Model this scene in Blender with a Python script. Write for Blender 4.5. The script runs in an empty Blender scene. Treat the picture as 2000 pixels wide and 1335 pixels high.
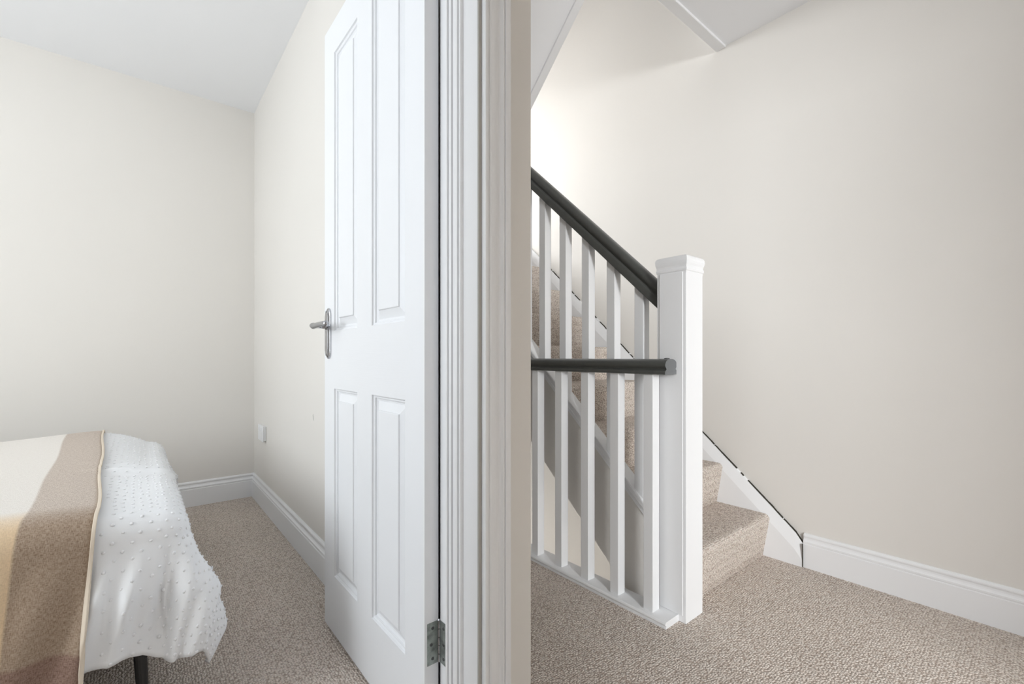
import bpy, bmesh, math, random
from mathutils import Vector

random.seed(7)
scene = bpy.context.scene
col = scene.collection

# ------------------------------------------------------------------ camera
TH, FPX, Y0, CH = 0.6919, 884.23, 696.05, 0.9059
cd = bpy.data.cameras.new('camera'); cam = bpy.data.objects.new('camera', cd); col.objects.link(cam)
cd.sensor_width = 36.0; cd.lens = FPX / 2000 * 36.0
cd.shift_y = (Y0 - 667.5) / 2000
cd.clip_start = 0.02
cam.location = (0, 0, CH); cam.rotation_euler = (math.pi / 2, 0, -TH)
scene.camera = cam

# ------------------------------------------------------------------ world, daylight, exposure
w = bpy.data.worlds.new('world'); scene.world = w; w.use_nodes = True
w.node_tree.nodes['Background'].inputs[0].default_value = (0.86, 0.92, 1.0, 1)
w.node_tree.nodes['Background'].inputs[1].default_value = 1.9

def area(name, loc, direction, sx, sy, power, color=(1, 1, 1), spread=180):
    l = bpy.data.lights.new(name, 'AREA'); l.shape = 'RECTANGLE'; l.size = sx; l.size_y = sy
    l.energy = power; l.color = color; l.spread = math.radians(spread)
    o = bpy.data.objects.new(name, l); col.objects.link(o); o.location = loc
    o.rotation_euler = Vector(direction).to_track_quat('-Z', 'Y').to_euler()
    return o
area('daylight_bedroom_window', (-2.36, 1.45, 1.5), (1, 0.05, 0.16), 1.1, 1.4, 39.5, (0.90, 0.96, 1.0))
area('daylight_stair_window', (1.42, 4.36, 2.80), (0.14, -1, -0.58), 1.3, 0.85, 46, (0.95, 0.98, 1.0), 105)
area('daylight_landing_window', (-0.55, -3.24, 1.5), (0.45, 1, -0.08), 0.70, 1.1, 176, (0.94, 0.975, 1.0))
area('added_fill_left', (-1.15, 0.22, 1.45), (1, 0.05, -0.05), 0.75, 1.2, 0.8, (0.96, 0.98, 1.0), 120)  # added fill from the landing's left for newel side and stairwell wall
area('daylight_lower_window', (1.80, 4.36, -0.75), (0, -1, 0.1), 0.72, 1.0, 38, (0.97, 0.99, 1.0))

vs = scene.view_settings
vs.view_transform = 'Standard'; vs.look = 'None'; vs.gamma = 1.0; vs.use_curve_mapping = False
vs.exposure = 0.10
scene.cycles.use_denoising = True
scene.cycles.max_bounces = 4; scene.cycles.diffuse_bounces = 4; scene.cycles.glossy_bounces = 2

# ------------------------------------------------------------------ materials
def mat(name, color, rough=0.6, metallic=0.0, spec=0.5, build=None):
    m = bpy.data.materials.new(name); m.use_nodes = True
    nt = m.node_tree; b = nt.nodes['Principled BSDF']
    b.inputs['Base Color'].default_value = (*color, 1); b.inputs['Roughness'].default_value = rough
    b.inputs['Metallic'].default_value = metallic; b.inputs['Specular IOR Level'].default_value = spec
    if build: build(nt, b)
    return m
def N(nt, t, **kw):
    n = nt.nodes.new(t)
    for k, v in kw.items(): setattr(n, k, v)
    return n
def coords(nt, scale=(1, 1, 1), kind='Object'):
    tc = N(nt, 'ShaderNodeTexCoord'); mp = N(nt, 'ShaderNodeMapping'); mp.inputs['Scale'].default_value = scale
    nt.links.new(tc.outputs[kind], mp.inputs['Vector']); return mp.outputs[0]
def bump(nt, b, height, strength, dist):
    n = N(nt, 'ShaderNodeBump'); n.inputs['Strength'].default_value = strength; n.inputs['Distance'].default_value = dist
    nt.links.new(height, n.inputs['Height']); nt.links.new(n.outputs[0], b.inputs['Normal'])
def noise(nt, vec, scale, detail=2, rough=0.5):
    n = N(nt, 'ShaderNodeTexNoise'); n.inputs['Scale'].default_value = scale
    n.inputs['Detail'].default_value = detail; n.inputs['Roughness'].default_value = rough
    nt.links.new(vec, n.inputs['Vector']); return n
def mixc(nt, fac, c1, c2):
    m = N(nt, 'ShaderNodeMix', data_type='RGBA')
    for s, v in ((m.inputs['Factor'], fac), (m.inputs['A'], c1), (m.inputs['B'], c2)):
        if hasattr(v, 'node'): nt.links.new(v, s)
        else: s.default_value = v if isinstance(v, float) else (*v, 1)
    return m.outputs['Result']
def ramp(nt, fac, p0, p1):
    r = N(nt, 'ShaderNodeMapRange'); r.inputs['From Min'].default_value = p0; r.inputs['From Max'].default_value = p1
    nt.links.new(fac, r.inputs['Value']); return r.outputs[0]

def paint_nodes(c1, c2):
    def f(nt, b):
        v = coords(nt)
        big = noise(nt, v, 1.3, 1)
        nt.links.new(mixc(nt, ramp(nt, big.outputs['Fac'], .3, .7), c1, c2), b.inputs['Base Color'])
    return f
WALL = mat('wall_paint', (.80, .76, .70), .75, spec=.25, build=paint_nodes((.775, .745, .703), (.795, .765, .723)))
CEIL = mat('ceiling_paint', (.88, .88, .88), .8, spec=.2, build=paint_nodes((.92, .925, .94), (.93, .935, .95)))
def gloss_nodes(nt, b):
    v = coords(nt)
    bump(nt, b, noise(nt, v, 60, 1).outputs['Fac'], .05, .002)
WHITE = mat('white_gloss_paint', (.86, .86, .865), .38, spec=.4, build=gloss_nodes)
def grain_nodes(sc):
    def f(nt, b):
        v = coords(nt, sc)
        bump(nt, b, noise(nt, v, 1.0, 4, .6).outputs['Fac'], .10, .002)
    return f
DOORV = mat('door_paint_vertical_grain', (.86, .87, .89), .42, spec=.4, build=grain_nodes((300, 300, 9)))
DOORH = mat('door_paint_cross_grain', (.86, .87, .89), .42, spec=.4, build=grain_nodes((300, 9, 300)))
def rail_nodes(nt, b):
    v = coords(nt, (1, 1, 1))
    n = noise(nt, v, 35, 3)
    nt.links.new(mixc(nt, n.outputs['Fac'], (.062, .064, .059), (.086, .088, .081)), b.inputs['Base Color'])
    bump(nt, b, n.outputs['Fac'], .12, .002)
RAIL = mat('charcoal_rail_paint', (.04, .04, .04), .28, spec=.5, build=rail_nodes)
RAILEND = mat('rail_end_grey_paint', (.17, .175, .18), .5)
def carpet_nodes(c_dark, c_mid, c_light, cell, strength):
    def f(nt, b):
        v = coords(nt)
        vo = N(nt, 'ShaderNodeTexVoronoi'); vo.inputs['Scale'].default_value = cell; vo.inputs['Randomness'].default_value = .62
        nt.links.new(v, vo.inputs['Vector'])
        fine = noise(nt, v, cell * 2.4, 2, .7); big = noise(nt, v, 3.0, 2)
        inv = N(nt, 'ShaderNodeMath', operation='SUBTRACT'); inv.inputs[0].default_value = 1.0
        nt.links.new(ramp(nt, vo.outputs['Distance'], .12, .72), inv.inputs[1])
        base = mixc(nt, ramp(nt, vo.outputs['Color'], .15, .85), c_mid, c_light)
        base = mixc(nt, ramp(nt, fine.outputs['Fac'], .50, .22), base, c_dark)
        base2 = mixc(nt, ramp(nt, vo.outputs['Distance'], .38, .78), base, c_dark)
        tint = mixc(nt, ramp(nt, big.outputs['Fac'], .35, .65), (.94, .94, .94), (1.0, 1.0, 1.0))
        mm = N(nt, 'ShaderNodeMix', data_type='RGBA', blend_type='MULTIPLY'); mm.inputs['Factor'].default_value = 1
        nt.links.new(base2, mm.inputs['A']); nt.links.new(tint, mm.inputs['B'])
        nt.links.new(mm.outputs['Result'], b.inputs['Base Color'])
        bump(nt, b, inv.outputs[0], strength, .004)
    return f
CARPET = mat('loop_pile_carpet', (.4, .35, .31), .95, spec=.08,
             build=carpet_nodes((.42, .34, .285), (.86, .755, .675), (.95, .875, .80), 150, 1.0))
FIXED = mat('oiled_crack', (.05, .045, .035), .9, spec=.1)
STEEL = mat('brushed_chrome', (.55, .55, .57), .22, metallic=1.0)
def zinc_nodes(nt, b):
    n = noise(nt, coords(nt), 60, 4, .6)
    nt.links.new(mixc(nt, ramp(nt, n.outputs['Fac'], .35, .7), (.46, .50, .47), (.22, .24, .22)), b.inputs['Base Color'])
ZINC = mat('aged_zinc', (.4, .42, .4), .45, metallic=.75, build=zinc_nodes)
SCREW = mat('screw_metal', (.12, .12, .12), .5, metallic=.7)
PLAST = mat('white_plastic', (.86, .86, .86), .35)
DARKLEG = mat('black_metal', (.035, .033, .032), .45)
MATT = mat('mattress_fabric', (.8, .8, .8), .9)
def cotton_nodes(nt, b):
    v = coords(nt)
    bump(nt, b, noise(nt, v, 420, 2).outputs['Fac'], .08, .001)
COTTON = mat('white_cotton', (.91, .92, .94), .9, spec=.1, build=cotton_nodes)
def throw_nodes(nt, b):
    uv = N(nt, 'ShaderNodeUVMap'); uv.uv_map = 'cloth'
    sep = N(nt, 'ShaderNodeSeparateXYZ'); nt.links.new(uv.outputs[0], sep.inputs[0])
    U, V = sep.outputs[0], sep.outputs[1]
    def step(sock, edge, soft): return ramp(nt, sock, edge - soft, edge + soft)
    # U = distance in from the stitched edge, V = along the bed's width
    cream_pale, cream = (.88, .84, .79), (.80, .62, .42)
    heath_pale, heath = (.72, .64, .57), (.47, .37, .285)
    pale_zone = step(V, 1.46, .055)
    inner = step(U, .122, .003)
    c_in = mixc(nt, pale_zone, cream, cream_pale); c_band = mixc(nt, pale_zone, heath, heath_pale)
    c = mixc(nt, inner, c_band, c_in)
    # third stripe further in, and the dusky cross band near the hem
    far = step(U, .36, .003); c = mixc(nt, far, c, mixc(nt, pale_zone, (.66, .55, .43), (.80, .74, .67)))
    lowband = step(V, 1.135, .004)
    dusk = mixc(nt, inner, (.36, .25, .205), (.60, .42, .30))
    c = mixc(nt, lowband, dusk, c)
    mp1 = N(nt, 'ShaderNodeMapping'); mp1.inputs['Scale'].default_value = (900, 130, 1); nt.links.new(uv.outputs[0], mp1.inputs[0])
    mp2 = N(nt, 'ShaderNodeMapping'); mp2.inputs['Scale'].default_value = (130, 900, 1); nt.links.new(uv.outputs[0], mp2.inputs[0])
    n1 = noise(nt, mp1.outputs[0], 1, 2); n2 = noise(nt, mp2.outputs[0], 1, 2)
    ad = N(nt, 'ShaderNodeMath', operation='ADD'); nt.links.new(n1.outputs['Fac'], ad.inputs[0]); nt.links.new(n2.outputs['Fac'], ad.inputs[1])
    dark = N(nt, 'ShaderNodeMix', data_type='RGBA', blend_type='MULTIPLY'); nt.links.new(c, dark.inputs['A'])
    dark.inputs['B'].default_value = (.55, .49, .45, 1)
    fac = ramp(nt, ad.outputs[0], 1.12, .80)
    amt = N(nt, 'ShaderNodeMath', operation='MULTIPLY'); nt.links.new(fac, amt.inputs[0])
    k = N(nt, 'ShaderNodeMapRange'); k.inputs['To Min'].default_value = .95; k.inputs['To Max'].default_value = .30
    nt.links.new(inner, k.inputs['Value']); nt.links.new(k.outputs[0], amt.inputs[1])
    nt.links.new(amt.outputs[0], dark.inputs['Factor'])
    nt.links.new(dark.outputs['Result'], b.inputs['Base Color'])
    bump(nt, b, ad.outputs[0], .35, .0015)
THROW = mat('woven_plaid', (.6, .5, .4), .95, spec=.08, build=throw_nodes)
HEM = mat('cream_hem', (.80, .70, .58), .9, spec=.1, build=cotton_nodes)

# ------------------------------------------------------------------ mesh helpers
def mesh_obj(name, verts, faces, m, parent=None, smooth=False, bevel=0.0, segs=2):
    me = bpy.data.meshes.new(name); me.from_pydata([tuple(v) for v in verts], [], faces); me.update()
    bm = bmesh.new(); bm.from_mesh(me); bmesh.ops.recalc_face_normals(bm, faces=bm.faces); bm.to_mesh(me); bm.free()
    if m: me.materials.append(m)
    o = bpy.data.objects.new(name, me); col.objects.link(o)
    if parent: o.parent = parent
    if smooth:
        for p in me.polygons: p.use_smooth = True
    if bevel:
        md = o.modifiers.new('bevel', 'BEVEL'); md.width = bevel; md.segments = segs; md.limit_method = 'ANGLE'
        md.angle_limit = math.radians(40)
    return o
def add_box(V, F, x0, x1, y0, y1, z0, z1):
    i = len(V)
    V += [(x0, y0, z0), (x1, y0, z0), (x1, y1, z0), (x0, y1, z0), (x0, y0, z1), (x1, y0, z1), (x1, y1, z1), (x0, y1, z1)]
    F += [(i, i+3, i+2, i+1), (i+4, i+5, i+6, i+7), (i, i+1, i+5, i+4), (i+1, i+2, i+6, i+5), (i+2, i+3, i+7, i+6), (i+3, i, i+4, i+7)]
def boxes(name, bl, m, parent=None, bevel=0.0):
    V, F = [], []
    for b in bl: add_box(V, F, *b)
    return mesh_obj(name, V, F, m, parent, bevel=bevel)
def add_prism(V, F, poly, axis, lo, hi):
    """poly: 2-D points; axis 'x' -> (y,z), 'y' -> (x,z), 'z' -> (x,y)"""
    i = len(V); n = len(poly)
    for t in (lo, hi):
        for p, q in poly:
            V.append({'x': (t, p, q), 'y': (p, t, q), 'z': (p, q, t)}[axis])
    F.append(tuple(range(i, i+n))); F.append(tuple(range(i+2*n-1, i+n-1, -1)))
    for k in range(n):
        k2 = (k+1) % n; F.append((i+k, i+k2, i+n+k2, i+n+k))
def prism(name, poly, axis, lo, hi, m, parent=None, bevel=0.0, smooth=False):
    V, F = [], []; add_prism(V, F, poly, axis, lo, hi)
    return mesh_obj(name, V, F, m, parent, bevel=bevel, smooth=smooth)
def sweep_floor(name, pts, prof, m, side=1, closed=False):
    """sweep profile (t out from the wall, z) along a floor polyline, mitred; side=+1: out is to the left of travel"""
    V, F = [], []; n = len(pts); k = len(prof)
    P = [Vector(p) for p in pts]
    for i, p in enumerate(P):
        d0 = (P[i]-P[i-1]).normalized() if i > 0 else None
        d1 = (P[i+1]-P[i]).normalized() if i < n-1 else None
        n0 = Vector((-d0.y, d0.x))*side if d0 else None; n1 = Vector((-d1.y, d1.x))*side if d1 else None
        if n0 and n1:
            b = (n0+n1).normalized(); off = b / max(.2, b.dot(n0))
        else: off = n0 or n1
        for t, z in prof: V.append((p.x+off.x*t, p.y+off.y*t, z))
    for i in range(n-1):
        for j in range(k):
            j2 = (j+1) % k; F.append((i*k+j, i*k+j2, (i+1)*k+j2, (i+1)*k+j))
    F.append(tuple(range(k))); F.append(tuple(range((n-1)*k, n*k)))
    return mesh_obj(name, V, F, m)
def empty(name, loc=(0, 0, 0)):
    o = bpy.data.objects.new(name, None); col.objects.link(o); o.location = loc; o.empty_display_size = .1; return o
def tag(o, label, cat, group=None):
    o['label'] = label; o['category'] = cat
    if group: o['group'] = group
    return o
def struct(o, label=None, cat=None):
    o['kind'] = 'structure'
    if label: o['label'] = label
    if cat: o['category'] = cat
    return o
def tube(V, F, pts, rad, seg=14, caps=True):
    i0 = len(V); P = [Vector(p) for p in pts]; n = len(P)
    rad = rad if isinstance(rad, (list, tuple)) else [rad]*n
    for i, p in enumerate(P):
        d = (P[min(i+1, n-1)]-P[max(i-1, 0)]).normalized()
        a = d.cross(Vector((0, 0, 1)))
        if a.length < 1e-3: a = d.cross(Vector((1, 0, 0)))
        a.normalize(); c = d.cross(a)
        for k in range(seg):
            t = 2*math.pi*k/seg; V.append(tuple(p + (a*math.cos(t)+c*math.sin(t))*rad[i]))
    for i in range(n-1):
        for k in range(seg):
            k2 = (k+1) % seg; F.append((i0+i*seg+k, i0+i*seg+k2, i0+(i+1)*seg+k2, i0+(i+1)*seg+k))
    if caps:
        F.append(tuple(range(i0, i0+seg))); F.append(tuple(range(i0+(n-1)*seg, i0+n*seg)))

# ------------------------------------------------------------------ dimensions (metres; X = across the landing, Y = into the bedroom / up the stairs)
BR, BK, BL, BC = 0.591, 3.356, -2.40, 2.4955      # bedroom right wall, back wall, left wall, ceiling
DW0, DW1 = 0.746, 0.893                            # landing and bedroom faces of the door wall
COR = 0.672                                        # corridor face of the partition
JB = 0.5285                                        # hinge jamb face
JL = JB - 0.692                                    # latch jamb face
SW = 2.228                                         # stairwell wall
LC = 2.434                                         # landing ceiling
LB, LW = -1.30, -1.20                              # landing rear wall, landing left wall
SE = 4.42                                          # stairwell end wall
RISE, GO, A0 = 0.1925, 0.2135, 0.835
SL = RISE/GO
NX0, NX1, NY0, NY1 = 1.4307, 1.5421, 0.8033, 0.9147   # newel
TOPZ = 5.0

# ------------------------------------------------------------------ setting: floors, walls, ceilings
V, F = [], []
add_prism(V, F, [(BL, .82), (BR+.04, .82), (BR+.04, BK+.04), (BL, BK+.04)], 'z', -.10, 0)
struct(mesh_obj('floor_bedroom', V, F, CARPET), 'taupe loop pile carpet on the bedroom floor', 'carpet')
V, F = [], []
add_prism(V, F, [(LW, LB), (SW, LB), (SW, A0+.06), (NX0+.02, A0+.06), (NX0+.02, SE), (COR, SE), (COR, .82), (LW, .82)], 'z', -.10, 0)
struct(mesh_obj('floor_landing', V, F, CARPET), 'pale taupe loop pile carpet on the landing floor', 'carpet')
boxes('floor_edge', [(NX0-.03, NX0+.02, NY1, SE, -.32, -.101), (COR, NX0-.03, .83, SE, -.32, -.28)], WALL)['kind'] = 'structure'
struct(boxes('floor_hall', [(COR, SW, A0, SE, -2.6, -2.5)], CARPET))

struct(boxes('wall_back', [(BL-.1, BR+.04, BK, BK+.1, -.1, BC+.1)], WALL), 'warm off white back wall of the bedroom', 'wall')
# partition between bedroom and corridor
struct(boxes('wall_partition', [(BR, COR, DW1-.02, BK, 0, BC)], WALL), 'pale bedroom wall behind the open door', 'wall')
HEAD = 2.03
struct(boxes('wall_doorway', [(JB+.03, COR, DW0, DW1, 0, BC), (LW-.1, JL-.03, DW0, DW1, 0, BC), (BL-.1, LW-.1, DW0, DW1, 0, BC), (JL-.03, JB+.03, DW0, DW1, HEAD+.03, BC)], WALL),
       'narrow beige wall strip between door frame and landing', 'wall')
wy0, wy1, wz0, wz1 = .91, 2.02, .80, 2.2
struct(boxes('wall_left', [(BL-.12, BL, DW0, wy0, 0, BC), (BL-.12, BL, wy1, BK, 0, BC), (BL-.12, BL, wy0, wy1, 0, wz0), (BL-.12, BL, wy0, wy1, wz1, BC)], WALL))
struct(boxes('wall_right', [(SW, SW+.1, LB-.1, SE+.1, -2.6, TOPZ)], WALL), 'tall cream stairwell wall beside the stairs', 'wall')
struct(boxes('wall_end', [(COR-.1, .75, SE, SE+.12, -2.6, TOPZ), (2.10, SW, SE, SE+.12, -2.6, TOPZ), (.75, 2.10, SE, SE+.12, -2.6, -1.3), (.75, 1.42, SE, SE+.12, -1.3, -.2),
      (.75, 2.10, SE, SE+.12, -.2, 2.35), (.75, 2.10, SE, SE+.12, 3.25, TOPZ)], WALL))
D0, D1 = .20, 0.95                                 # unseen doorway, placed so the beam misses the wall strip by the door
struct(boxes('wall_rear', [(LW-.1, D0, LB-.12, LB, 0, LC), (D1, SW, LB-.12, LB, 0, LC), (D0, D1, LB-.12, LB, 2.02, LC)], WALL))
struct(boxes('wall_added_room', [(-1.80, -1.70, -3.4, LB-.12, 0, LC), (1.60, 1.70, -3.4, LB-.12, 0, LC), (-1.70, -.92, -3.4, -3.3, 0, LC), (-.18, 1.6, -3.4, -3.3, 0, LC),
      (-.92, -.18, -3.4, -3.3, 0, .92), (-.92, -.18, -3.4, -3.3, 2.08, LC), (-1.8, LW-.1, LB-.12, LB-.02, 0, LC)], WALL))  # unseen room added behind the doorway to shape the landing beam
struct(boxes('floor_added_room', [(-1.75, 1.65, -3.35, LB, -.1, -.001)], CARPET))
struct(boxes('ceiling_added_room', [(-1.8, 1.70, -3.4, LB-.1, LC, LC+.1)], CEIL))
struct(boxes('wall_landing_left', [(LW-.1, LW, LB, -.2, 0, LC), (LW-.1, LW, .62, DW0, 0, LC), (LW-.1, LW, -.2, .62, 0, .8), (LW-.1, LW, -.2, .62, 2.1, LC)], WALL))
struct(boxes('wall_well', [(COR-.07, COR, BK+.101, SE, 0, TOPZ), (COR-.1, COR, DW1, BK, BC+.1, TOPZ), (COR-.02, NX0+.02, 2.52, 2.60, 0, 1.45), (COR-.1, COR, A0, SE, -2.6, -.33),
                            (COR, SW, A0-.1, A0, -2.6, -.10)], WALL))
struct(boxes('ceiling_bedroom', [(BL-.1, BR+.08, DW0+.02, BK+.1, BC, BC+.1)], CEIL), 'plain white bedroom ceiling', 'ceiling')
LE = 1.087
struct(boxes('ceiling_landing', [(LW-.1, SW, LB-.1, DW0, LC, LC+.26), (COR, SW, DW0, LE, LC, LC+.26), (COR, 1.46, LE, 1.268, LC, LC+.26)], CEIL),
       'white landing ceiling ending at the stairwell opening', 'ceiling')
struct(boxes('ceiling_upper', [(COR-.1, SW+.1, LB, SE+.1, TOPZ, TOPZ+.1)], CEIL))
struct(boxes('wall_upper', [(COR-.1, SW, LB-.1, LB, LC+.26, TOPZ), (COR-.1, COR, LB, DW1, LC+.26, TOPZ)], WALL))
# sloping underside of the flight above
s2 = .943
def soff(a): return 2.418 - s2*(a-1.285)
a_end = 2.30
struct(prism('ceiling_soffit', [(1.268, LC), (a_end, soff(a_end)), (SE, soff(a_end)), (SE, soff(a_end)+.25), (a_end+.1, soff(a_end)+.25), (1.268, LC+.26)], 'x', COR, 1.452, CEIL),
       'sloping white underside of the upper stair flight', 'ceiling')
o = prism('trim_1', [(1.262, LC-.006), (a_end, soff(a_end)-.012), (a_end, soff(a_end)+.20), (1.262, LC+.20)], 'x', 1.42, 1.46, WHITE, bevel=.003)
struct(o, 'white edge board along the sloping stair underside', 'trim')
o = boxes('trim_2', [(1.46, SW, LE-.045, LE+.004, LC-.010, LC+.255)], WHITE, bevel=.003)
struct(o, 'white edge strip where landing ceiling meets stairwell', 'trim')

# skirting boards
SK = [(0, 0), (.018, 0), (.018, .103), (.0172, .1045), (.0150, .1055), (.0150, .1085), (.0168, .1105), (.0165, .1165), (.0130, .1195), (.0095, .1245),
      (.0085, .1300), (.0090, .1330), (.0112, .1365), (.0112, .1410), (.0095, .1450), (.0060, .1480), (0, .1490)]
o = sweep_floor('baseboard_bedroom', [(BR, DW1+.02), (BR, BK), (BL, BK), (BL, wy0)], SK, WHITE, 1)
struct(o, 'white moulded skirting board round the bedroom corner', 'baseboard')
o = sweep_floor('baseboard_right', [(SW, LB), (SW, .7025)], [(t, z*.963) for t, z in SK], WHITE, 1)
struct(o, 'white moulded skirting board along the landing wall', 'baseboard')
struct(sweep_floor('baseboard_corridor', [(COR, DW0+.02), (COR, 2.52)], SK, WHITE, -1))
struct(sweep_floor('baseboard_rear', [(LW, DW0), (LW, LB), (.20, LB)], SK, WHITE, 1))

# windows (their openings let in the daylight)
def window(name, rect, axis, at):
    p0, p1, z0, z1 = rect; t = .05
    bars = [(p0, p1, z0, z0+t), (p0, p1, z1-t, z1), (p0, p0+t, z0+t, z1-t), (p1-t, p1, z0+t, z1-t), ((p0+p1)/2-.02, (p0+p1)/2+.02, z0+t, z1-t)]
    bl = [((at, at+.05, a, b, c, d) if axis == 'x' else (a, b, at, at+.05, c, d)) for a, b, c, d in bars]
    return struct(boxes(name, bl, WHITE))
window('window_1', (wy0, wy1, wz0, wz1), 'x', BL-.10)
window('window_2', (.75, 2.10, 2.35, 3.25), 'y', SE+.05)
window('window_3', (1.42, 2.10, -1.3, -.2), 'y', SE+.05)
window('window_4', (-.92, -.18, .92, 2.08), 'y', -3.38)
window('window_5', (-.2, .62, .8, 2.1), 'x', LW-.08)  # unseen window added around the left fill lamp

# small scuff on the bedroom wall
o = prism('wall_scuff', [(2.060, .628), (2.072, .634), (2.077, .650), (2.070, .656), (2.062, .645)], 'x', BR-.0008, BR+.002, mat('scuffed_plaster', (.62, .60, .57), .9),
          parent=bpy.data.objects['wall_partition'])

# ------------------------------------------------------------------ door frame: lining, stop and architrave
frame = empty('trim_3', (JB, DW0, 0)); struct(frame, 'white door frame with reeded stop and moulded architrave', 'door frame')
def par(o, p):
    o.parent = p; o.matrix_parent_inverse = p.matrix_basis.inverted(); return o
# lining + moulded stop (plan profile, hinge side)
RV = [(JB+.03, DW1), (JB+.001, DW1), (JB, DW1-.001), (JB, .8515), (JB-.0110, .8512), (JB-.0125, .8495), (JB-.0128, .8460), (JB-.0115, .8438),
      (JB-.0062, .8428), (JB-.0062, .8396), (JB-.0106, .8384), (JB-.0110, .8335), (JB-.0098, .8306),
      (JB-.0045, .8296), (JB-.0045, .8250), (JB-.0092, .8238), (JB-.0096, .8150), (JB-.0082, .8100), (JB-.0040, .8092), (JB-.0040, .8045), (JB-.0072, .8034), (JB-.0072, .7998),
      (JB-.0050, .7985), (JB, .7975), (JB, DW0), (JB+.03, DW0)]
par(prism('lining', RV, 'z', 0, HEAD, WHITE), frame)
par(prism('lining', [(2*(JL+.346)-x, y) for x, y in RV], 'z', 0, HEAD, WHITE), frame)
par(boxes('lining_head', [(JL-.03, JB+.03, DW0, DW1, HEAD, HEAD+.03)], WHITE), frame)
# architrave profile: (across from inner edge, out from wall)
AR = [(0, 0), (0, .0150), (.0012, .0172), (.0045, .0180), (.0080, .0172), (.0100, .0150), (.0118, .0146), (.0125, .0158), (.0170, .0168), (.0230, .0168), (.0300, .0150),
      (.0350, .0128), (.0390, .0125), (.0420, .0140), (.0455, .0178), (.0480, .0180), (.0492, .0160), (.0498, .0160), (.0510, .0190), (.0560, .0200), (.0635, .0200), (.0650, .0185), (.0650, 0)]
ain = JB+.0065
par(prism('architrave', [(ain+t, DW0-d) for t, d in AR], 'z', 0, HEAD+.07, WHITE), frame)
par(prism('architrave', [(JL-.0065-t, DW0-d) for t, d in AR], 'z', 0, HEAD+.07, WHITE), frame)
par(prism('architrave_head', [(DW0-d, HEAD+.0065+t) for t, d in AR], 'x', JL-.0065-.065, ain+.065, WHITE), frame)
# grey strip: painted shade in the setback between lining edge and architrave
par(boxes('shadow_gap', [(JB-.0002, ain+.001, DW0-.0045, DW0+.0005, 0, HEAD)], mat('setback_shade', (.42, .40, .36), .9)), frame)

# ------------------------------------------------------------------ door (four moulded panels), standing open at right angles
DX0, DX1 = 0.4904, 0.5254
DY0, DY1 = 0.8955, 1.5870
DZ0, DZ1 = 0.010, 1.991
door = empty('door_1', (DX1, DY0, 0)); struct(door, 'white four-panel door standing open into the bedroom', 'door')
PY = [(.9900, 1.1880), (1.2930, 1.4910)]
PZ = [(.198, .803), (.990, 1.887)]
def leaf(name, y0, y1, z0, z1, m):
    par(boxes(name, [(DX0, DX1, y0, y1, z0, z1)], m), door)
leaf('stile', DY0, PY[0][0], DZ0, DZ1, DOORV); leaf('stile', PY[1][1], DY1, DZ0, DZ1, DOORV)
leaf('rail', PY[0][0], PY[1][1], DZ0, PZ[0][0], DOORH); leaf('rail', PY[0][0], PY[1][1], PZ[0][1], PZ[1][0], DOORH); leaf('rail', PY[0][0], PY[1][1], PZ[1][1], DZ1, DOORH)
leaf('mullion', PY[0][1], PY[1][0], *PZ[0], DOORV); leaf('mullion', PY[0][1], PY[1][0], *PZ[1], DOORV)
def panel(y0, y1, z0, z1):
    # rings: (inset, depth below face)
    rings = [(0, 0), (.0012, .0045), (.0045, .0068), (.0072, .0068), (.0082, .0105), (.0120, .0135), (.0160, .0140), (.0380, .0048), (.0392, .0020), (.0410, .0012)]
    V, F = [], []
    for sgn, xf in ((1, DX0), (-1, DX1)):
        base = len(V)
        for ins, dep in rings:
            x = xf + sgn*dep
            V += [(x, y0+ins, z0+ins), (x, y1-ins, z0+ins), (x, y1-ins, z1-ins), (x, y0+ins, z1-ins)]
        for r in range(len(rings)-1):
            for k in range(4):
                k2 = (k+1) % 4; F.append((base+r*4+k, base+r*4+k2, base+r*4+4+k2, base+r*4+4+k))
        e = base+(len(rings)-1)*4; F.append((e, e+1, e+2, e+3))
    n = len(rings)*4
    for k in range(4): F.append((k, (k+1) % 4, n+(k+1) % 4, n+k))
    par(mesh_obj('panel', V, F, DOORV), door)
for y in PY:
    for z in PZ: panel(*y, *z)
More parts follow.
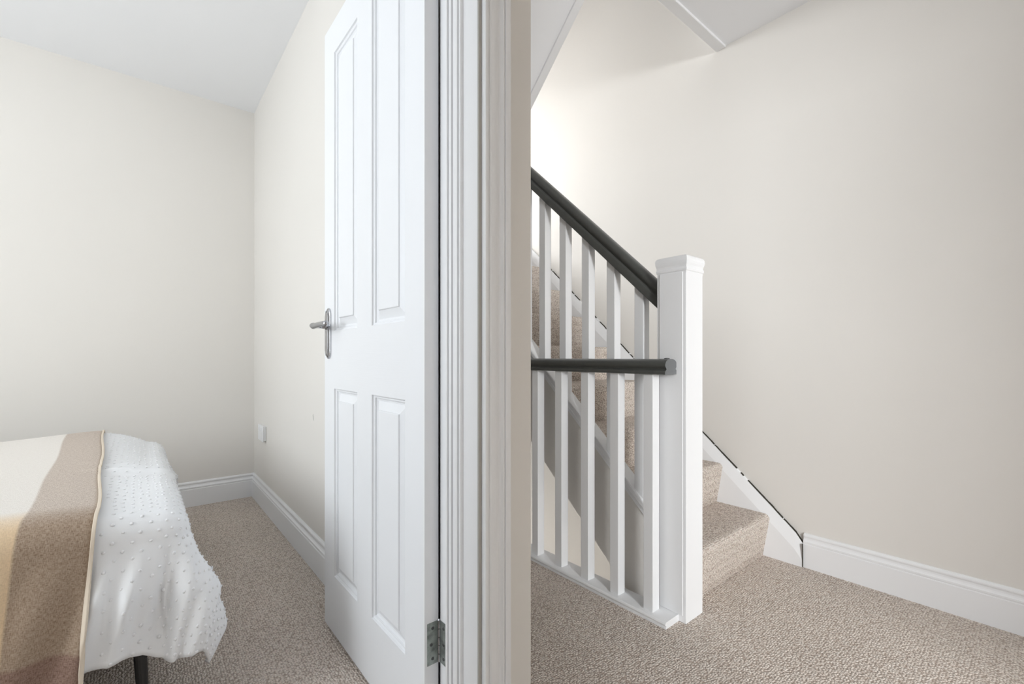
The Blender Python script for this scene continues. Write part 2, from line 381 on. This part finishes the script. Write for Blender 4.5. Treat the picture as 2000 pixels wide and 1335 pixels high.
# lever handle on a long back plate (one each side)
def plate_outline(w, z0, z1):
    pts = []; hw = w/2
    for k in range(13):
        t = math.pi*k/12; pts.append((hw*math.cos(t)*(1 if abs(math.cos(t)) < .8 else 1), z1-.024+.024*math.sin(t)))
    for k in range(13):
        t = math.pi+math.pi*k/12; pts.append((hw*math.cos(t), z0+.024+.024*math.sin(t)))
    return pts
def handle(side):
    xf = DX0 if side < 0 else DX1
    yc = 1.540; z0, z1 = .899, 1.066
    V, F = [], []
    lay = [(0, 1.0), (.004, 1.0), (.0055, .93), (.0065, .80), (.0090, .74), (.0105, .60)]
    out = plate_outline(.042, z0, z1); n = len(out); zc = (z0+z1)/2
    for d, s in lay:
        for y, z in out: V.append((xf+side*d, yc+y*s, zc+(z-zc)*(1-(1-s)*.35)))
    for r in range(len(lay)-1):
        for k in range(n): F.append((r*n+k, r*n+(k+1) % n, (r+1)*n+(k+1) % n, (r+1)*n+k))
    F.append(tuple(range((len(lay)-1)*n, len(lay)*n))); F.append(tuple(range(n)))
    pl = par(mesh_obj('handle_plate', V, F, STEEL), door)
    zl = 1.006
    V, F = [], []
    tube(V, F, [(xf+side*.006, yc, zl), (xf+side*.012, yc, zl), (xf+side*.014, yc, zl), (xf+side*.030, yc, zl), (xf+side*.044, yc-.002, zl), (xf+side*.051, yc-.010, zl)],
         [.0115, .0115, .0085, .0080, .0085, .0085], 18)
    tube(V, F, [(xf+side*.049, yc+.010, zl), (xf+side*.051, yc+.004, zl), (xf+side*.052, yc-.010, zl-.001), (xf+side*.051, yc-.022, zl-.001), (xf+side*.050, yc-.028, zl-.001), (xf+side*.050, yc-.050, zl), (xf+side*.048, yc-.085, zl+.001), (xf+side*.044, yc-.108, zl+.001), (xf+side*.042, yc-.116, zl+.001)],
         [.0065, .0095, .0105, .0088, .0096, .0090, .0084, .0098, .0060], 18)
    par(mesh_obj('lever', V, F, STEEL, smooth=True), pl)
    V, F = [], []
    for zz in (z0+.013, z1-.013):
        V, F = [], []; tube(V, F, [(xf+side*.003, yc, zz), (xf+side*.0108, yc, zz)], .0035, 10)
        par(mesh_obj('screw', V, F, SCREW), pl)

handle(-1); handle(1)
par(boxes('latch_plate', [(DX0+.007, DX1-.007, DY1-.001, DY1+.0008, .92, 1.05)], STEEL), door)
# hinges
def hinge(zc):
    h = empty('hinge', (DX1, DY0, zc)); par(h, door)
    zl, zh = zc-.047, zc+.047
    def sub(o): return par(o, h)
    sub(boxes('door_leaf_plate', [(DX1-.0285, DX1-.001, DY0-.0012, DY0+.0008, zl, zh)], ZINC))
    sub(boxes('jamb_leaf_plate', [(JB-.0012, JB+.0008, DW1-.030, DW1-.002, zl, zh)], ZINC))
    V, F = [], []
    kx, ky = DX1+.0012, DY0-.0015
    for i in range(5):
        a = zl+i*(zh-zl)/5; tube(V, F, [(kx, ky, a+.0006), (kx, ky, a+(zh-zl)/5-.0006)], .0040, 14)
    tube(V, F, [(kx, ky, zh), (kx, ky, zh+.003)], [.0040, .002], 14)
    sub(mesh_obj('knuckle', V, F, STEEL, smooth=False))
    for zz, yy in ((zc+.034, 0), (zc-.002, .006), (zc-.034, 0)):
        V, F = [], []
        tube(V, F, [(DX1-.015-yy*.6, DY0-.0024, zz), (DX1-.015-yy*.6, DY0-.0005, zz)], [.0030, .0042], 12)
        sub(mesh_obj('screw', V, F, SCREW))
        V, F = [], []
        tube(V, F, [(JB-.0024, DW1-.017, zz), (JB-.0005, DW1-.017, zz)], [.0030, .0042], 12)
        sub(mesh_obj('screw', V, F, SCREW))
hinge(.264); hinge(1.80)

# ------------------------------------------------------------------ staircase
stair = tag(empty('staircase', (1.86, A0, 0)), 'carpeted staircase climbing left beside the stairwell wall', 'staircase')
SX0, SX1 = 1.505, SW-.0255
NS = 9
def step(n):
    a = A0+(n-1)*GO; z = n*RISE; zb = z-RISE; r = .022
    pts = [(a+GO+.032, z-.004), (a+.030, z)]
    for k in range(9):
        t = math.pi/2+math.pi*k/8*.92
        pts.append((a+r*.92+r*math.cos(t), z-r+r*math.sin(t)))
    pts = pts[:-2]; pts += [(a+.0015, z-.036), (a+.0050, z-.062), (a+.0110, z-.100), (a+.0190, z-.145), (a+.027, zb+.0), (a+.05, zb-.02), (a+GO+.032, zb-.02)]
    pts = [(a+GO+.032, z)] + pts[1:]
    V, F = [], []; add_prism(V, F, pts, 'x', SX0, SX1)
    o = mesh_obj('step', V, F, CARPET); par(o, stair)
    for p in o.data.polygons:
        if len(p.vertices) == 4: p.use_smooth = True
    md = o.modifiers.new('es', 'EDGE_SPLIT'); md.split_angle = math.radians(50)
for n in range(1, NS+1): step(n)
# half landing
par(boxes('half_landing', [(COR+.02, SW, A0+NS*GO+.03, SE, NS*RISE-.20, NS*RISE)], CARPET), stair)
# wall string with chamfered top
def wstr(a): return .521+SL*(a-1.155)
e0, e1 = .7035, A0+NS*GO+.05
V, F = [], []
cos = 1/math.hypot(1, SL)
rows = []
topend = .108
def row(a, ztop, zbot):
    ch = .052/cos
    return [(SW-.0005, a, ztop), (SW-.012, a, ztop), (SW-.014, a, ztop-.004), (SW-.0255, a, max(zbot+.004, ztop-ch)), (SW-.0255, a, zbot), (SW-.0005, a, zbot)]
aa = [e0, e0+.030, .9, 1.1, 1.5, 2.0, e1]
R = []
for a in aa:
    zt = min(wstr(a), 99); zb = max(0, wstr(a)-.55)
    if a == e0: zt = .100
    R.append(row(a, zt, zb))
for r in R: V += r
k = 6
for i in range(len(R)-1):
    for j in range(k): F.append((i*k+j, i*k+(j+1) % k, (i+1)*k+(j+1) % k, (i+1)*k+j))
F.append(tuple(range(k))); F.append(tuple(range((len(R)-1)*k, len(R)*k)))
ws = par(mesh_obj('wall_string', V, F, WHITE), stair)
# cracked caulk line along the string
V, F = [], []
rng = random.Random(3); a = e0; seg = []
pts = []
pts.append((e0-.0005, .002)); pts.append((e0-.0005, .05)); pts.append((e0+.0, .100))
a = e0+.028
while a < 2.3:
    pts.append((a, wstr(a)+rng.uniform(-.0012, .0016))); a += rng.uniform(.012, .026)
for i in range(len(pts)-1):
    wd = .0004+.0020*max(0, rng.random()-.30)
    if pts[i][0] > 1.2: wd *= .55
    if rng.random() < .14 and i > 3: continue
    p, q = Vector(pts[i]), Vector(pts[i+1]); d = (q-p).normalized(); nrm = Vector((-d.y, d.x))*wd
    if pts[i+1][0] <= e0+.001: nrm = Vector((-abs(wd)*1.1, 0))
    b = len(V)
    fx = SW-.0262 if i < 2 else SW-.0136
    for c in (p, q, q+nrm, p+nrm): V.append((fx, c.x, c.y))
    for c in (p, q, q+nrm, p+nrm): V.append((SW+.001, c.x, c.y))
    F += [(b, b+1, b+2, b+3), (b+4, b+7, b+6, b+5), (b, b+4, b+5, b+1), (b+1, b+5, b+6, b+2), (b+2, b+6, b+7, b+3), (b+3, b+7, b+4, b)]
par(mesh_obj('caulk_crack', V, F, FIXED), stair)['kind'] = 'stuff'
# outer string, cap and plastered spandrel
def ctop(a): return .381+.920*(a-1.006)
def spb(a): return .409+.900*(a-1.52)
ya, yb = NY1, A0+NS*GO+.03
par(prism('spandrel', [(ya, spb(ya)), (yb, spb(yb)), (yb, ctop(yb)-.05), (ya, ctop(ya)-.05)], 'x', 1.4630, 1.4990, WALL), stair)
par(prism('outer_string', [(ya, ctop(ya)-.30), (yb, ctop(yb)-.30), (yb, ctop(yb)-.02), (ya, ctop(ya)-.02)], 'x', 1.4990, 1.5060, WHITE), stair)
par(prism('string_cap', [(ya, ctop(ya)-.030), (yb, ctop(yb)-.030), (yb, ctop(yb)), (ya, ctop(ya))], 'x', 1.4520, 1.5200, WHITE, bevel=.005), stair)
par(prism('cap_moulding', [(ya, ctop(ya)-.052), (yb, ctop(yb)-.052), (yb, ctop(yb)-.028), (ya, ctop(ya)-.028)], 'x', 1.4575, 1.4700, WHITE, bevel=.003), stair)
par(prism('soffit', [(ya, spb(ya)), (yb, spb(yb)), (yb, spb(yb)+.03), (ya, spb(ya)+.03)], 'x', 1.4990, SW, CEIL), stair)

# ------------------------------------------------------------------ handrail profile (across, up) origin at the bottom centre
def rail_profile(w=.066, h=.052):
    half = [(0, h), (.010, h-.0006), (.020, h-.004), (.027, h-.010), (.0305, h-.018), (.0300, h-.025), (.0262, h-.0305), (.0240, h-.0335), (.0240, h-.0355),
            (.0262, h-.0375), (.0290, h-.0400), (.0310, h-.0430), (.0315, .006), (.0315, .001), (.030, 0)]
    s = w/2/.0315
    half = [(x*s, z) for x, z in half]
    return half + [(-x, z) for x, z in reversed(half)][:-1]
def sweep_rail(name, p0, p1, prof, m, parent, vertical_ends=True, scale=1.0, endmat=None):
    p0, p1 = Vector(p0), Vector(p1); d = (p1-p0).normalized(); right = Vector((1, 0, 0)); up = right.cross(d).normalized()
    if up.z < 0: up = -up
    V, F = [], []; n = len(prof)
    for p in (p0, p1):
        for x, z in prof:
            q = p + right*x + up*z*scale
            if vertical_ends: q = q - d*((q-p).y/d.y)      # plumb cut
            V.append(tuple(q))
    for k in range(n): F.append((k, (k+1) % n, n+(k+1) % n, n+k))
    F.append(tuple(range(n))); F.append(tuple(range(n, 2*n)))
    o = mesh_obj(name, V, F, m)
    if endmat:
        o.data.materials.append(endmat)
        for pl in o.data.polygons:
            if len(pl.vertices) > 4 and pl.center.y < (p0.y+p1.y)/2: pl.material_index = 1
    for pl in o.data.polygons: pl.use_smooth = len(pl.vertices) == 4
    md = o.modifiers.new('es', 'EDGE_SPLIT'); md.split_angle = math.radians(42)
    return par(o, parent)

# stair balustrade: newel, sloping rail, balusters
sb = tag(empty('stair_balustrade', ((NX0+NX1)/2, NY0, 0)), 'white square newel post with sloping charcoal handrail climbing the stairs', 'balustrade')
newel = par(boxes('newel_post', [(NX0, NX1, NY0, NY1, 0, 1.2)], WHITE, bevel=.002), sb)
par(boxes('facing_board', [(NX0-.0022, NX0+.001, NY0+.012, NY1-.010, .024, 1.195)], WHITE, bevel=.001), newel)
V, F = [], []
cap = [(1.190, 0), (1.198, .0005), (1.201, .0045), (1.207, .0055), (1.211, .0025), (1.214, .0015), (1.219, .0025), (1.226, .0065), (1.234, .0085), (1.242, .0080), (1.248, .0045), (1.2525, -.003), (1.2540, -.012)]
for z, e in cap:
    e *= .6
    V += [(NX0-e, NY0-e, z), (NX1+e, NY0-e, z), (NX1+e, NY1+e, z), (NX0-e, NY1+e, z)]
for r in range(len(cap)-1):
    for k in range(4): F.append((r*4+k, r*4+(k+1) % 4, r*4+4+(k+1) % 4, r*4+4+k))
F.append((0, 1, 2, 3)); e = (len(cap)-1)*4; F.append((e, e+1, e+2, e+3))
par(mesh_obj('newel_cap', V, F, WHITE), newel)
RC = 1.4820
def rbot(a): return 1.089+.918*(a-.936)
sweep_rail('handrail', (RC, NY1-.005, rbot(NY1-.005)), (RC, 2.75, rbot(2.75)), rail_profile(.066, .068), RAIL, sb)
for i in range(12):
    y = .993+.1327*i
    if y > 2.6: break
    V, F = [], []
    add_prism(V, F, [(y, ctop(y)-.006), (y+.040, ctop(y+.040)-.006), (y+.040, rbot(y+.040)+.006), (y, rbot(y)+.006)], 'x', 1.4620, 1.5020)
    par(mesh_obj('baluster', V, F, WHITE, bevel=.0018), sb)
# landing balustrade: base rail, level rail, balusters
lb = tag(empty('landing_balustrade', (1.39, .84, 0)), 'low white landing balustrade with level charcoal rail along carpet edge', 'balustrade')
LEND = 2.50
par(prism('base_rail', [(1.3510, 0), (1.3510, .0065), (1.3540, .0085), (1.3540, .0105), (1.3490, .0125), (1.3475, .0170), (1.3495, .0215), (1.3530, .0235), (NX0+.004, .0235), (NX0+.004, 0)], 'y', .831, LEND, WHITE), lb)
LR = 1.3950
sweep_rail('handrail', (LR, .838, .8450), (LR, LEND, .8450), rail_profile(.074, .053), RAIL, lb, endmat=RAILEND)
for i in range(11):
    y = .892+.1452*i
    V, F = [], []
    add_box(V, F, 1.3690, 1.4090, y, y+.0385, .0225, .850)
    par(mesh_obj('baluster', V, F, WHITE, bevel=.0018), lb)
V, F = [], []; tube(V, F, [(1.405, .860, .8965), (1.405, .860, .9005), (1.405, .860, .9015)], [.010, .009, .004], 14)
par(mesh_obj('screw_plug', V, F, RAIL), lb)

# ------------------------------------------------------------------ wall socket
so = tag(empty('wall_socket', (BR, 3.06, .45)), 'white plastic wall socket low on bedroom wall near corner', 'socket')
par(boxes('back_box', [(BR-.014, BR-.0005, 3.000, 3.135, .403, .490)], PLAST, bevel=.003), so)
par(boxes('face_plate', [(BR-.018, BR-.013, 2.997, 3.138, .400, .493)], PLAST, bevel=.002), so)
for y in (3.030, 3.090):
    par(boxes('rocker_switch', [(BR-.021, BR-.017, y, y+.014, .462, .482)], PLAST, bevel=.001), so)

# ------------------------------------------------------------------ bed
FX, NY, FYY, TZ = 0.045, 1.445, 2.795, .545         # foot edge, near side, far side, top of duvet
bed = tag(empty('bed', (-.95, 2.1, 0)), 'low bed frame with slim black metal legs under white duvet', 'bed')
par(boxes('side_rail', [(-1.95, FX-.03, NY+.03, NY+.07, .24, .30)], DARKLEG, bevel=.004), bed)
par(boxes('side_rail', [(-1.95, FX-.03, FYY-.07, FYY-.03, .24, .30)], DARKLEG, bevel=.004), bed)
par(boxes('foot_rail', [(FX-.07, FX-.03, NY+.07, FYY-.07, .24, .30)], DARKLEG, bevel=.004), bed)
par(boxes('head_rail', [(-1.99, -1.95, NY+.03, FYY-.03, .24, .75)], DARKLEG, bevel=.004), bed)
for i in range(9):
    par(boxes('slat', [(-1.85+.21*i, -1.78+.21*i, NY+.06, FYY-.06, .285, .30)], mat('pine_slat', (.55, .40, .25), .6) if i == 0 else bpy.data.materials['pine_slat'], bevel=.002), bed)
for x, y in ((.002, NY+.03), (.002, FYY-.07), (-1.97, NY+.05), (-1.97, FYY-.05)):
    V, F = [], []; tube(V, F, [(x+.012, y, 0), (x, y+.012, .25)], [.011, .0155], 16)
    par(mesh_obj('leg', V, F, DARKLEG, smooth=False), bed)
mt = tag(boxes('mattress', [(-1.93, FX-.02, NY+.02, FYY-.02, .301, .490)], MATT, bevel=.03), 'white mattress hidden beneath the white duvet', 'mattress')

def drape(u, v, off=0.0, wr=1.0):
    """cloth coordinate (u along the bed, v across it) -> position on the bed"""
    R = .062
    du = max(0, u-FX); dv = (v-NY) if v < NY else ((v-FYY) if v > FYY else 0)
    adv = abs(dv); p = 3.8
    L = (du**p+adv**p)**(1/p) if du > 0 and adv > 0 else max(du, adv)
    if du > 0 and adv > 0: L -= .09*L*L*min(1, 2.2*du*adv/(du*du+adv*adv))**2
    bx, by = min(u, FX), min(max(v, NY), FYY)
    puff = .012*math.sin(2.1*u+1.0)*math.sin(2.6*v) + .006*math.sin(7*u+3*v)
    z = TZ + puff*wr
    # soft ridge across the foot of the bed
    if u > -.14:
        k = max(0, min(1, (u+.14)/.08))
        z += k*wr*.016*math.exp(-((v-1.985-.05*(u+.1))/.020)**2) - k*wr*.006*math.exp(-((v-1.935-.05*(u+.1))/.022)**2)
        z += wr*.008*math.exp(-((v-2.10)/.02)**2)*math.exp(-((u+.02)/.12)**2)
    # the filling thins towards the foot
    e = max(0, min(1, (u+.16)/.20)); f = max(0, min(1, (v-1.75)/.8))
    z -= (.012*e*e + .050*e*e*f)*wr
    if L <= 0: return Vector((bx, by, z+off)), Vector((0, 0, 1))
    h = math.hypot(du, adv); ex, ey = du/h, dv/h
    q = R*math.pi/2
    if L < q:
        t = L/R; out = R*math.sin(t); dn = R*(1-math.cos(t)); no, nz = math.sin(t), math.cos(t)
    else:
        s = L-q; corner = min(1, 2.2*(ex*abs(ey)))**1.4
        fl = .20*(1-.75*corner) if adv > 0 else .07
        out = R+fl*s+corner*.080*math.sin(min(1, s/.35)*math.pi*.80); dn = R+s*math.sqrt(1-fl*fl); no, nz = 1.0, 0.05
        g = min(1, s/.12)
        if adv > 0:
            sh = u + .35*s
            fold = .010*math.sin(sh*23+1.3)+.009*math.sin(sh*44+.4)+.005*math.sin(sh*83+v*9)
            for c, wd, am in ((-.045, .013, .024), (.010, .010, .018), (.055, .013, .022), (-.16, .02, .012), (.115, .014, -.016)):
                fold += am*math.exp(-((u-c+.22*s)/wd)**2)*math.exp(-((s-.13)/.13)**2)
            out += fold*g*wr*(1-.6*corner)
        if du > 0:
            out += (.008*math.sin(v*17+.5)+.004*math.sin(v*31)-.012*sstep(1.6, 2.0, v))*g*wr*(1-.5*corner)
    pos = Vector((bx+ex*(out+off*no), by+ey*(out+off*no), z-dn+off*nz))
    return pos, Vector((ex*no, ey*no, nz)).normalized()
def grid(name, us, vs_, fn, m, uvfn=None):
    V = [fn(u, v) for u in us for v in vs_]; nv = len(vs_); F = []
    for i in range(len(us)-1):
        for j in range(nv-1): F.append((i*nv+j, (i+1)*nv+j, (i+1)*nv+j+1, i*nv+j+1))
    me = bpy.data.meshes.new(name); me.from_pydata(V, [], F); me.update(); me.materials.append(m)
    for p in me.polygons: p.use_smooth = True
    if uvfn:
        uvl = me.uv_layers.new(name='cloth')
        for lp in me.loops:
            i, j = divmod(lp.vertex_index, nv); uvl.data[lp.index].uv = uvfn(us[i], vs_[j])
    o = bpy.data.objects.new(name, me); col.objects.link(o); return o
def lin(a, b, n): return [a+(b-a)*i/(n-1) for i in range(n)]
HN, HF = .372, .36
def sstep(a, b, x):
    t = max(0, min(1, (x-a)/(b-a))); return t*t*(3-2*t)
def hang(u): return HN*(1+.06*sstep(-.03, .10, u)-.05*sstep(-.2, 0, u)+.015*math.sin(u*19))
def tedge(v):
    if v > NY: return -.070-.046*(v-NY)/1.36+.003*math.sin(v*9)
    return -.070-.020*(NY-v)/.4+.002*math.sin(v*9)
duv = empty('duvet', (-.9, 2.1, TZ)); tag(duv, 'white tufted cotton duvet draped over the bed', 'duvet')
us = lin(-1.85, -.35, 36)[:-1]+lin(-.35, FX+HF, 66)
o = grid('duvet_cover', us, lin(NY-HN, FYY+.30, 170), lambda u, v: tuple(drape(u, v if v > NY else NY-(NY-v)/HN*hang(u))[0]), COTTON)
md = o.modifiers.new('solid', 'SOLIDIFY'); md.thickness = .012; md.offset = -1
par(o, duv)
# raised cotton tufts
ico = bmesh.new(); bmesh.ops.create_icosphere(ico, subdivisions=1, radius=1.0)
iv = [v.co.copy() for v in ico.verts]; ifc = [[v.index for v in f.verts] for f in ico.faces]; ico.free()
V, F = [], []
sp = .034; r_ = 0; v = NY-HN*1.24+.012
rg = random.Random(11)
while v < FYY+.28:
    u = -.40 + (sp/2 if r_ % 2 else 0)
    while u < FX+HF-.008:
        p, nrm = drape(u+rg.uniform(-.003, .003), v+rg.uniform(-.003, .003), .0005)
        b = len(V); s = .0041*rg.uniform(.85, 1.2)
        if u > tedge(v)+.012 and v > NY-hang(u)+.006:
            for c in iv: V.append(tuple(p+(c-nrm*c.dot(nrm)*.58)*s))
            for f in ifc: F.append(tuple(b+i for i in f))
        u += sp
    v += sp*.62; r_ += 1
tf = mesh_obj('tufts', V, F, mat('white_tuft_yarn', (.93, .935, .95), .95, spec=.05), smooth=True); par(tf, duv); tf['kind'] = 'stuff'

thr = empty('throw_blanket', (-.6, 2.1, TZ)); tag(thr, 'beige and brown plaid throw blanket laid across the bed', 'blanket')
HT = .47
vs_t = lin(NY-HT, FYY+.22, 150)
def tpos(d, v, off): return tuple(drape(tedge(v)-d, v, off)[0])
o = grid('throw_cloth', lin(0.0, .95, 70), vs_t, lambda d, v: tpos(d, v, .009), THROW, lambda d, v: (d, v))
md = o.modifiers.new('solid', 'SOLIDIFY'); md.thickness = .004; md.offset = 0
par(o, thr)
o = grid('stitched_hem', lin(-.0020, .0050, 5), vs_t, lambda d, v: tpos(d, v, .0128+.0008*math.sin(v*260)), HEM)
md = o.modifiers.new('solid', 'SOLIDIFY'); md.thickness = .004; md.offset = 0
par(o, thr)
